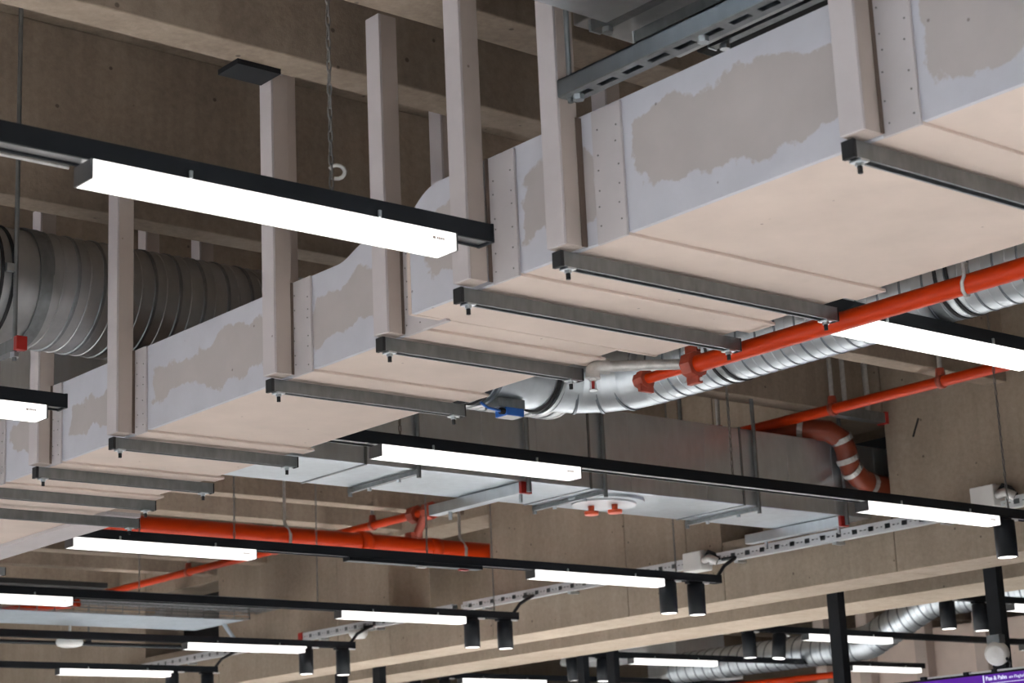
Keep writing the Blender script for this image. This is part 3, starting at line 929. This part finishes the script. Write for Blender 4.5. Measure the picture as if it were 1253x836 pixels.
MB().tube([(6.02, 5.0, 1.64), (6.02, 5.0, 2.15)], .010, 8).build('threaded_rod', M['grey_pipe'], ns)
MB().tube([(6.16, 5.0, 1.64), (6.16, 5.0, 2.15)], .012, 8).build('threaded_rod', M['grey_pipe'], ns)

# ------------------------------------------------------------------ perforated cable channel on the girder
def cable_channel(y0, y1, label):
    r = thing('cable_channel', label, 'cable tray', (6.24, (y0 + y1) / 2, 1.16), 'perforated cable channels on the girder')
    zl, zh, x = 1.162, 1.200, 6.235
    box(x + .03, x + .034, y0, y1, zl, zh).build('back', M['zinc_dull'], r)
    box(x, x + .034, y0, y1, zl - .003, zl).build('flange', M['white_paint'], r)
    box(x, x + .034, y0, y1, zh, zh + .003).build('flange', M['white_paint'], r)
    box(x, x + .002, y0, y1, zl, zl + .009).build('web_rail', M['white_paint'], r)
    box(x, x + .002, y0, y1, zh - .009, zh).build('web_rail', M['white_paint'], r)
    y = y0
    proto = None
    while y < y1 - .03:
        if proto is None:
            m = MB()
            m.box(x, x + .002, y, min(y + .058, y1), zl + .009, zl + .0165)
            m.box(x, x + .002, y, min(y + .058, y1), zh - .0165, zh - .009)
            for k in (0, .022, .046):
                m.box(x, x + .002, y + k, y + k + .012, zl + .0165, zh - .0165)
            proto = m.build('web_piece', M['white_paint'], r)
            yb = y
        else:
            c = proto.copy(); c.location = Vector((0, (y - yb) * SC, 0)) + proto.location
            COL.objects.link(c)
        y += .086
    # wall brackets
    for yy in (y0 + .15, (y0 + y1) / 2, y1 - .15):
        box(x + .012, 6.3, yy - .012, yy + .012, zl - .014, zl - .003).build('wall_bracket', M['steel'], r)
cable_channel(3.2, 4.44, 'perforated white cable channel at the right edge')
cable_channel(4.60, 6.02, 'perforated white cable channel right of the white junction box')
cable_channel(6.17, 7.76, 'perforated white cable channel left of the white junction box')
cable_channel(7.85, 9.20, 'perforated white cable channel with orange end behind the fifth-row spotlights')
box(6.23, 6.27, 9.20, 9.24, 1.158, 1.206).build('channel_end_cap', M['red_cap'])
tag(bpy.data.objects['channel_end_cap'], 'orange end cap of the cable channel, lower left of centre', 'end cap')
cable_channel(9.6, 11.3, 'perforated cable channel at bottom left behind the sixth-row spotlights')


def jbox(y, z, label):
    r = thing('junction_box', label, 'junction box', (6.24, y, z - .04), 'white junction boxes')
    box(6.20, 6.275, y - .055, y + .055, z - .042, z + .042).build('case', M['white_plastic'], r, 0.008)
    box(6.275, 6.30, y - .03, y + .03, z - .02, z + .02).build('mount', M['white_plastic'], r)
    for k in (-1, 0, 1):
        MB().lathe((6.24, y + k * .03, z + .042), 'z', [(0, .010), (.006, .010)], 8).build('cable_gland', M['white_plastic'], r)
    MB().tube([(6.23, y - .055, z + .01), (6.23, y - .08, z + .035), (6.235, y - .11, z + .02), (6.24, y - .13, z - .01)], .009, 8).build('cable', M['black_rubber'], r)
    MB().tube([(6.22, y - .06, z), (6.21, y - .10, z + .005), (6.23, y - .13, z - .015)], .017, 10).build('plug', M['grey_pipe'], r)
jbox(6.095, 1.18, 'white junction box right of centre between two cable channels')
jbox(4.52, 1.215, 'white junction box at the right edge above the spotlight')
sd = thing('smoke_detector', 'small white round detector on the cable channel, lower left of centre', 'detector', (6.2, 8.62, 1.11))
MB().lathe((6.2, 8.62, 1.155), 'z', [(0, .03), (-.003, .05), (-.025, .05), (-.045, .035)], 20).build('head', M['white_plastic'], sd)
box(6.2, 6.3, 8.60, 8.64, 1.155, 1.165).build('bracket', M['steel'], sd)
for i, (k, x, y, l) in enumerate(((3, 6.01, 6.0, 'right of centre'), (4, 6.02, 7.35, 'below the centre'), (5, 6.02, 8.62, 'in the fifth row'), (6, 6.01, 9.95, 'in the sixth row'))):
    m = MB()
    m.tube([(6.23, YL[k] + .17, 1.17), (6.215, YL[k] + .08, 1.165), (6.15, YL[k] + .02, 1.15), (6.06, YL[k], 1.11), (6.015, YL[k], 1.062)], .008, 6)
    tag(m.build('supply_cable', M['black_rubber']), 'black supply cable bending down to the track end ' + l, 'cable', 'supply cables to the tracks')

# ------------------------------------------------------------------ wire mesh trays, lamp disc and pipe at lower left
def mesh_tray(x0, x1, y0, y1, z, h, label):
    r = thing('mesh_tray', label, 'cable tray', ((x0 + x1) / 2, (y0 + y1) / 2, z))
    m = MB()
    k = int((x1 - x0) / 0.09)
    for i in range(k + 1):
        xx = x0 + (x1 - x0) * i / k
        m.box(xx - .002, xx + .002, y0, y1, z, z + .003)
        m.box(xx - .002, xx + .002, y0, y0 + .003, z, z + h)
        m.box(xx - .002, xx + .002, y1 - .003, y1, z, z + h)
    m.build('cross_wires', M['zinc_dull'], r)
    m = MB()
    for j in range(7):
        yy = y0 + (y1 - y0) * j / 6
        m.box(x0, x1, yy - .002, yy + .002, z + .003, z + .006)
    for yy in (y0, y1):
        for f in (.5, 1):
            m.box(x0, x1, yy - .003, yy + .003, z + h * f - .005, z + h * f)
    m.build('long_wires', M['zinc_dull'], r)
    return r
t1 = mesh_tray(2.8, 5.58, 8.72, 9.25, 1.20, .05, 'galvanised wire mesh cable tray at lower left, level with the fourth-row lamp')
box(2.8, 5.55, 8.73, 9.22, 1.195, 1.1995).build('cable_bed', M['zinc_bed'], t1)
t2 = mesh_tray(2.8, 6.2, 9.30, 9.62, 1.355, .045, 'narrow wire mesh tray above the wider one, lower left')
box(2.8, 6.2, 9.33, 9.6, 1.362, 1.37).build('cable_bed', M['zinc_dull'], t2)
MB().tube([(5.53, 8.9, 1.2), (5.58, 8.8, 1.05)], .012, 8).build('support_arm', M['steel'], t1)
ld = thing('bulkhead_lamp', 'white round disc lamp at lower left below the mesh tray', 'lamp', (4.8, 9.2, 1.08))
MB().lathe((4.8, 9.2, 1.125), 'z', [(0, .04), (-.003, .066), (-.02, .07), (-.035, .062), (-.042, .04)], 28).build('cover', M['white_plastic'], ld)
MB().tube([(4.8, 9.2, 1.12), (4.8, 9.2, 1.195)], .008, 8).build('stem', M['grey_pipe'], ld)
bp = thing('black_pipe', 'thin black pipe on clips at lower left behind the disc lamp', 'pipe', (4.6, 9.6, 1.15))
MB().tube([(2.9, 9.6, 1.15), (6.3, 9.6, 1.15)], .011, 8).build('pipe', M['black'], bp)
for xx in (4.45, 5.12):
    box(xx - .012, xx + .012, 9.588, 9.612, 1.15, 1.2).build('clip', M['black'], bp)
    MB().tube([(xx, 9.6, 1.2), (xx, 9.6, 1.352)], .006, 6).build('hanger_rod', M['chain'], bp)
# black boxes added as shade, then duct pieces in the far left notch
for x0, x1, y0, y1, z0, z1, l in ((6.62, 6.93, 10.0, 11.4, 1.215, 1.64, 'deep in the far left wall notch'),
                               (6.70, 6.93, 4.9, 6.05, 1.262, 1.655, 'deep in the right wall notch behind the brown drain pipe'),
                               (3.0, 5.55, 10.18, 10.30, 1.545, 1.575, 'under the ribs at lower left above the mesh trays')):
    o = MB().box(x0, x1, y0, y1, z0, z1).build('duct_or_shade_box', M['insulation_or_shade'])
    tag(o, 'added black shade box ' + l, 'duct')
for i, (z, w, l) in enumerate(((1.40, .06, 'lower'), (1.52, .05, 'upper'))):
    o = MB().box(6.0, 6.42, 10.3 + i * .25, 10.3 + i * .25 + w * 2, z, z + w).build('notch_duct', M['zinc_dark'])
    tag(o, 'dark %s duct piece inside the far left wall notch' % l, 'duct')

# ------------------------------------------------------------------ services over the near duct (top edge)
td = thing('overhead_duct', 'blue-grey galvanised duct at the top edge above the boards', 'duct', (1.9, 1.2, 1.4))
box(1.45, 2.245, -1.5, 2.328, 1.40, 1.655).build('duct_section', M['zinc'], td, 0.006)
td2 = thing('overhead_duct', 'dark narrow duct between two struts at the top edge', 'duct', (2.3, 1.2, 1.43))
box(2.25, 2.52, -1.5, 2.42, 1.43, 1.655).build('duct_section', M['zinc_dark'], td2, 0.006)
td3 = thing('duct_or_shade_box', 'black insulated duct behind the board edge at the top', 'duct', (2.9, 1.2, 1.45))
box(2.56, 3.4, -1.5, 2.42, 1.45, 1.655).build('duct_section', M['insulation_or_shade'], td3, 0.02)
def strut_y(x, y0, y1, z, w, h, label, slots=False, rod=None):
    r = thing('overhead_strut', label, 'steel rail', (x, y1, z))
    m = MB()
    if slots:
        box(x, x + w, y0, y1, z + h - .003, z + h).build('web', M['zinc_seam_or_shade'], r)  # web and flanges take a darker zinc to stand for the shade here
        box(x, x + .003, y0, y1, z, z + h).build('flange', M['zinc_seam_or_shade'], r)
        box(x + w - .003, x + w, y0, y1, z, z + h).build('flange', M['zinc_seam_or_shade'], r)
        box(x, x + .014, y0, y1, z - .002, z).build('slot_rail', M['zinc_dull'], r)
        box(x + w - .014, x + w, y0, y1, z - .002, z).build('slot_rail', M['zinc_dull'], r)
        y, proto = y1, None
        while y > y0:
            if proto is None:
                proto = box(x + .014, x + w - .014, y - .02, y, z - .002, z).build('slot_bridge', M['zinc_dull'], r)
            else:
                c = proto.copy(); c.location = Vector((0, (y - y1) * SC, 0)) + proto.location
                COL.objects.link(c)
            y -= .062
    else:
        box(x, x + w, y0, y1, z, z + h).build('channel', M['zinc_dull'], r)
        box(x - .002, x + w + .002, y1, y1 + .004, z - .001, z + h).build('end_cap', M['steel'], r)
    for yy in (y1 - .03, y1 - .33):
        MB().lathe((x + w / 2, yy, z - .002), 'z', [(0, .010), (-.010, .010)], 6).build('nut', M['steel'], r)
    if rod:
        MB().tube([(x + .020, y1 - .010, z - .01), (x + .020, y1 - .010, 2.15)], .005, 8).build('threaded_rod', M['zinc_dull'], r)
    return r
strut_y(2.138, -1, 2.348, 1.245, .042, .03, 'long slotted strut at the top edge reaching to the board post', True, True)
strut_y(2.252, -1, 2.375, 1.405, .022, .022, 'short strut end under the blue-grey duct at the top, left one')
strut_y(2.345, -1, 2.36, 1.40, .022, .022, 'short strut end under the dark duct at the top, right one')
strut_y(2.53, -1, 2.35, 1.43, .018, .02, 'thin strut below the black insulated duct at the top')

# ------------------------------------------------------------------ sign on poles below the girder
sg = thing('hanging_sign', 'purple lit hanging sign at the bottom right on black poles', 'sign', (6.66, 5.2, 0.2))
for y in (5.683, 4.842):
    MB().box(6.64, 6.685, y - .032, y + .032, 0.56, 2.15).build('pole', M['black'], sg, 0.004)
box(6.63, 6.70, 3.9, 5.9, 0.26, 0.592).build('case', M['black'], sg, 0.004)
box(6.626, 6.63, 3.92, 5.88, 0.28, 0.583).build('screen', M['screen'], sg)
box(6.632, 6.70, 3.95, 5.2, 0.592, 0.600).build('top_strip', M['white_paint'], sg)
for y in (5.22, 5.0, 4.86):
    box(6.625, 6.66, y - .012, y + .012, 0.59, 0.603).build('clip', M['black'], sg)
def sign_text(body, size, y, z, parent, bold=0.0):
    cu = bpy.data.curves.new('lettering', 'FONT')
    cu.body = body
    cu.size = size
    cu.offset = bold
    cu.extrude = 0.001
    o = bpy.data.objects.new('lettering', cu)
    COL.objects.link(o)
    cu.materials.append(M['screen_text'])
    o.parent = parent
    mw = Matrix(((0, 0, -1, 0), (-1, 0, 0, 0), (0, 1, 0, 0), (0, 0, 0, 1)))
    o.matrix_local = Matrix.Translation(P(6.6255, y, z) - parent.location) @ mw
    bpy.context.view_layer.update()
    me = bpy.data.meshes.new_from_object(o.evaluated_get(bpy.context.evaluated_depsgraph_get()))
    t = bpy.data.objects.new('lettering', me)
    COL.objects.link(t)
    t.parent = parent
    t.matrix_local = o.matrix_local.copy()
    bpy.data.objects.remove(o)
    bpy.data.curves.remove(cu)
    return t
sign_text('Bus & Bahn', 0.047, 4.903, 0.560, sg, 0.0016)
sign_text('am Flughafen', 0.036, 4.790, 0.560, sg)
box(6.6245, 6.626, 4.911, 4.916, 0.45, 0.581).build('divider', M['screen_text'], sg)
box(6.6245, 6.626, 4.0, 4.885, 0.546, 0.5485).build('divider', M['screen_text'], sg)
an = thing('antenna_dome', 'white round dome unit fixed to the right black pole above the sign', 'antenna', (6.60, 4.83, 0.66))
MB().lathe((6.63, 4.835, 0.665), Vector((-.86, -.35, -.25)).normalized(), [(0, .045), (.006, .05), (.03, .047), (.045, .035), (.05, .01)], 28).build('dome', M['white_plastic'], an)
box(6.60, 6.64, 4.80, 4.86, 0.70, 0.735).build('bracket', M['zinc_dull'], an)
MB().tube([(6.62, 4.80, .65), (6.62, 4.77, .62), (6.64, 4.79, .60)], .006, 6).build('cable', M['black_rubber'], an)
for y, l in ((9.07, 'right one'), (9.44, 'left one')):
    o = MB().box(6.64, 6.685, y - .035, y + .035, 0.3, 2.15).build('sign_pole', M['black'], None, 0.004)
    tag(o, 'black pole hanging from the girder at the bottom edge left of centre, ' + l, 'pole', 'black poles at the bottom edge')
for y, l in ((8.05, 'right one'), (8.30, 'left one')):
    o = MB().box(7.50, 7.54, y - .03, y + .03, 0.6, 2.15).build('sign_pole', M['black'], None, 0.004)
    tag(o, 'black pole beyond both girders beside the low spotlights, ' + l, 'pole', 'black poles beyond the girders')

# ------------------------------------------------------------------ beyond the girders
bd = thing('fire_board_duct', 'pale fire-board casing with upright ribs beyond the girder, behind the sign', 'duct', (11, 8, 0.85))
ys = [4.4, 5.1, 5.9, 6.65, 7.35, 8.05, 8.55, 9.05, 9.45]
for a, b in zip(ys[:-1], ys[1:]):
    box(10.95, 11.4, a + .002, b - .002, 0.86, 1.32).build('side_board', M['board'], bd, 0.006)
    box(10.86, 10.95, b - .05, b + .05, 0.86, 1.68).build('rib_post', M['post'], bd, 0.006)
bs = thing('spiral_duct', 'bright spiral duct beyond the girder bending upward between spotlights and pole', 'duct', (9.6, 8.3, 1.05))
spiral(bs, M['zinc'], M['zinc_seam_or_shade'], (9.6, 7.98, 1.12), (9.6, 9.655, 1.12), 0.10, 0.08, 28, .006, .003)
spiral(bs, M['zinc'], M['zinc_seam_or_shade'], (9.6, 7.93, 1.13), (9.6, 7.42, 1.33), 0.10, 0.08, 28, .006, .003)
MB().tube([(9.6, 8.0, 1.12), (9.6, 7.95, 1.125), (9.6, 7.90, 1.14)], .104, 28).build('elbow', M['zinc'], bs)
spiral(bs, M['zinc'], M['zinc_seam_or_shade'], (9.6, 7.46, 1.32), (9.6, 5.5, 1.32), 0.10, 0.08, 28, .006, .003)
gb = thing('duct_box', 'blue-grey galvanised box at the end of the far spiral duct', 'duct', (9.8, 9.85, 1.0))
box(9.62, 10.1, 9.66, 9.95, 1.08, 1.6).build('case', M['zinc'], gb, 0.006)
box(9.55, 10.2, 9.6, 10.0, 1.06, 1.08).build('flange', M['white_paint'], gb)
gl = thing('louvre_duct', 'pale ribbed duct piece left of the blue-grey box beyond the girder', 'duct', (9.6, 10.4, 1.2))
box(9.66, 10.1, 9.97, 10.9, 1.26, 1.5).build('case', M['white_paint'], gl)
for k in range(5):
    box(9.65, 9.66, 9.97, 10.9, 1.27 + k * .045, 1.295 + k * .045).build('slat', M['white_paint'], gl)
for (x, y0, y1, z, l) in ((9.9, 8.5, 12.5, .98, 'behind the low spotlights'), (10.7, 3.8, 5.9, 1.23, 'at the right edge behind the pole')):
    o = MB().tube([(x, y0, z), (x, y1, z + .04)], .022, 12).build('sprinkler_pipe', M['orange'])
    tag(o, 'dark orange pipe beyond the girder ' + l, 'pipe')
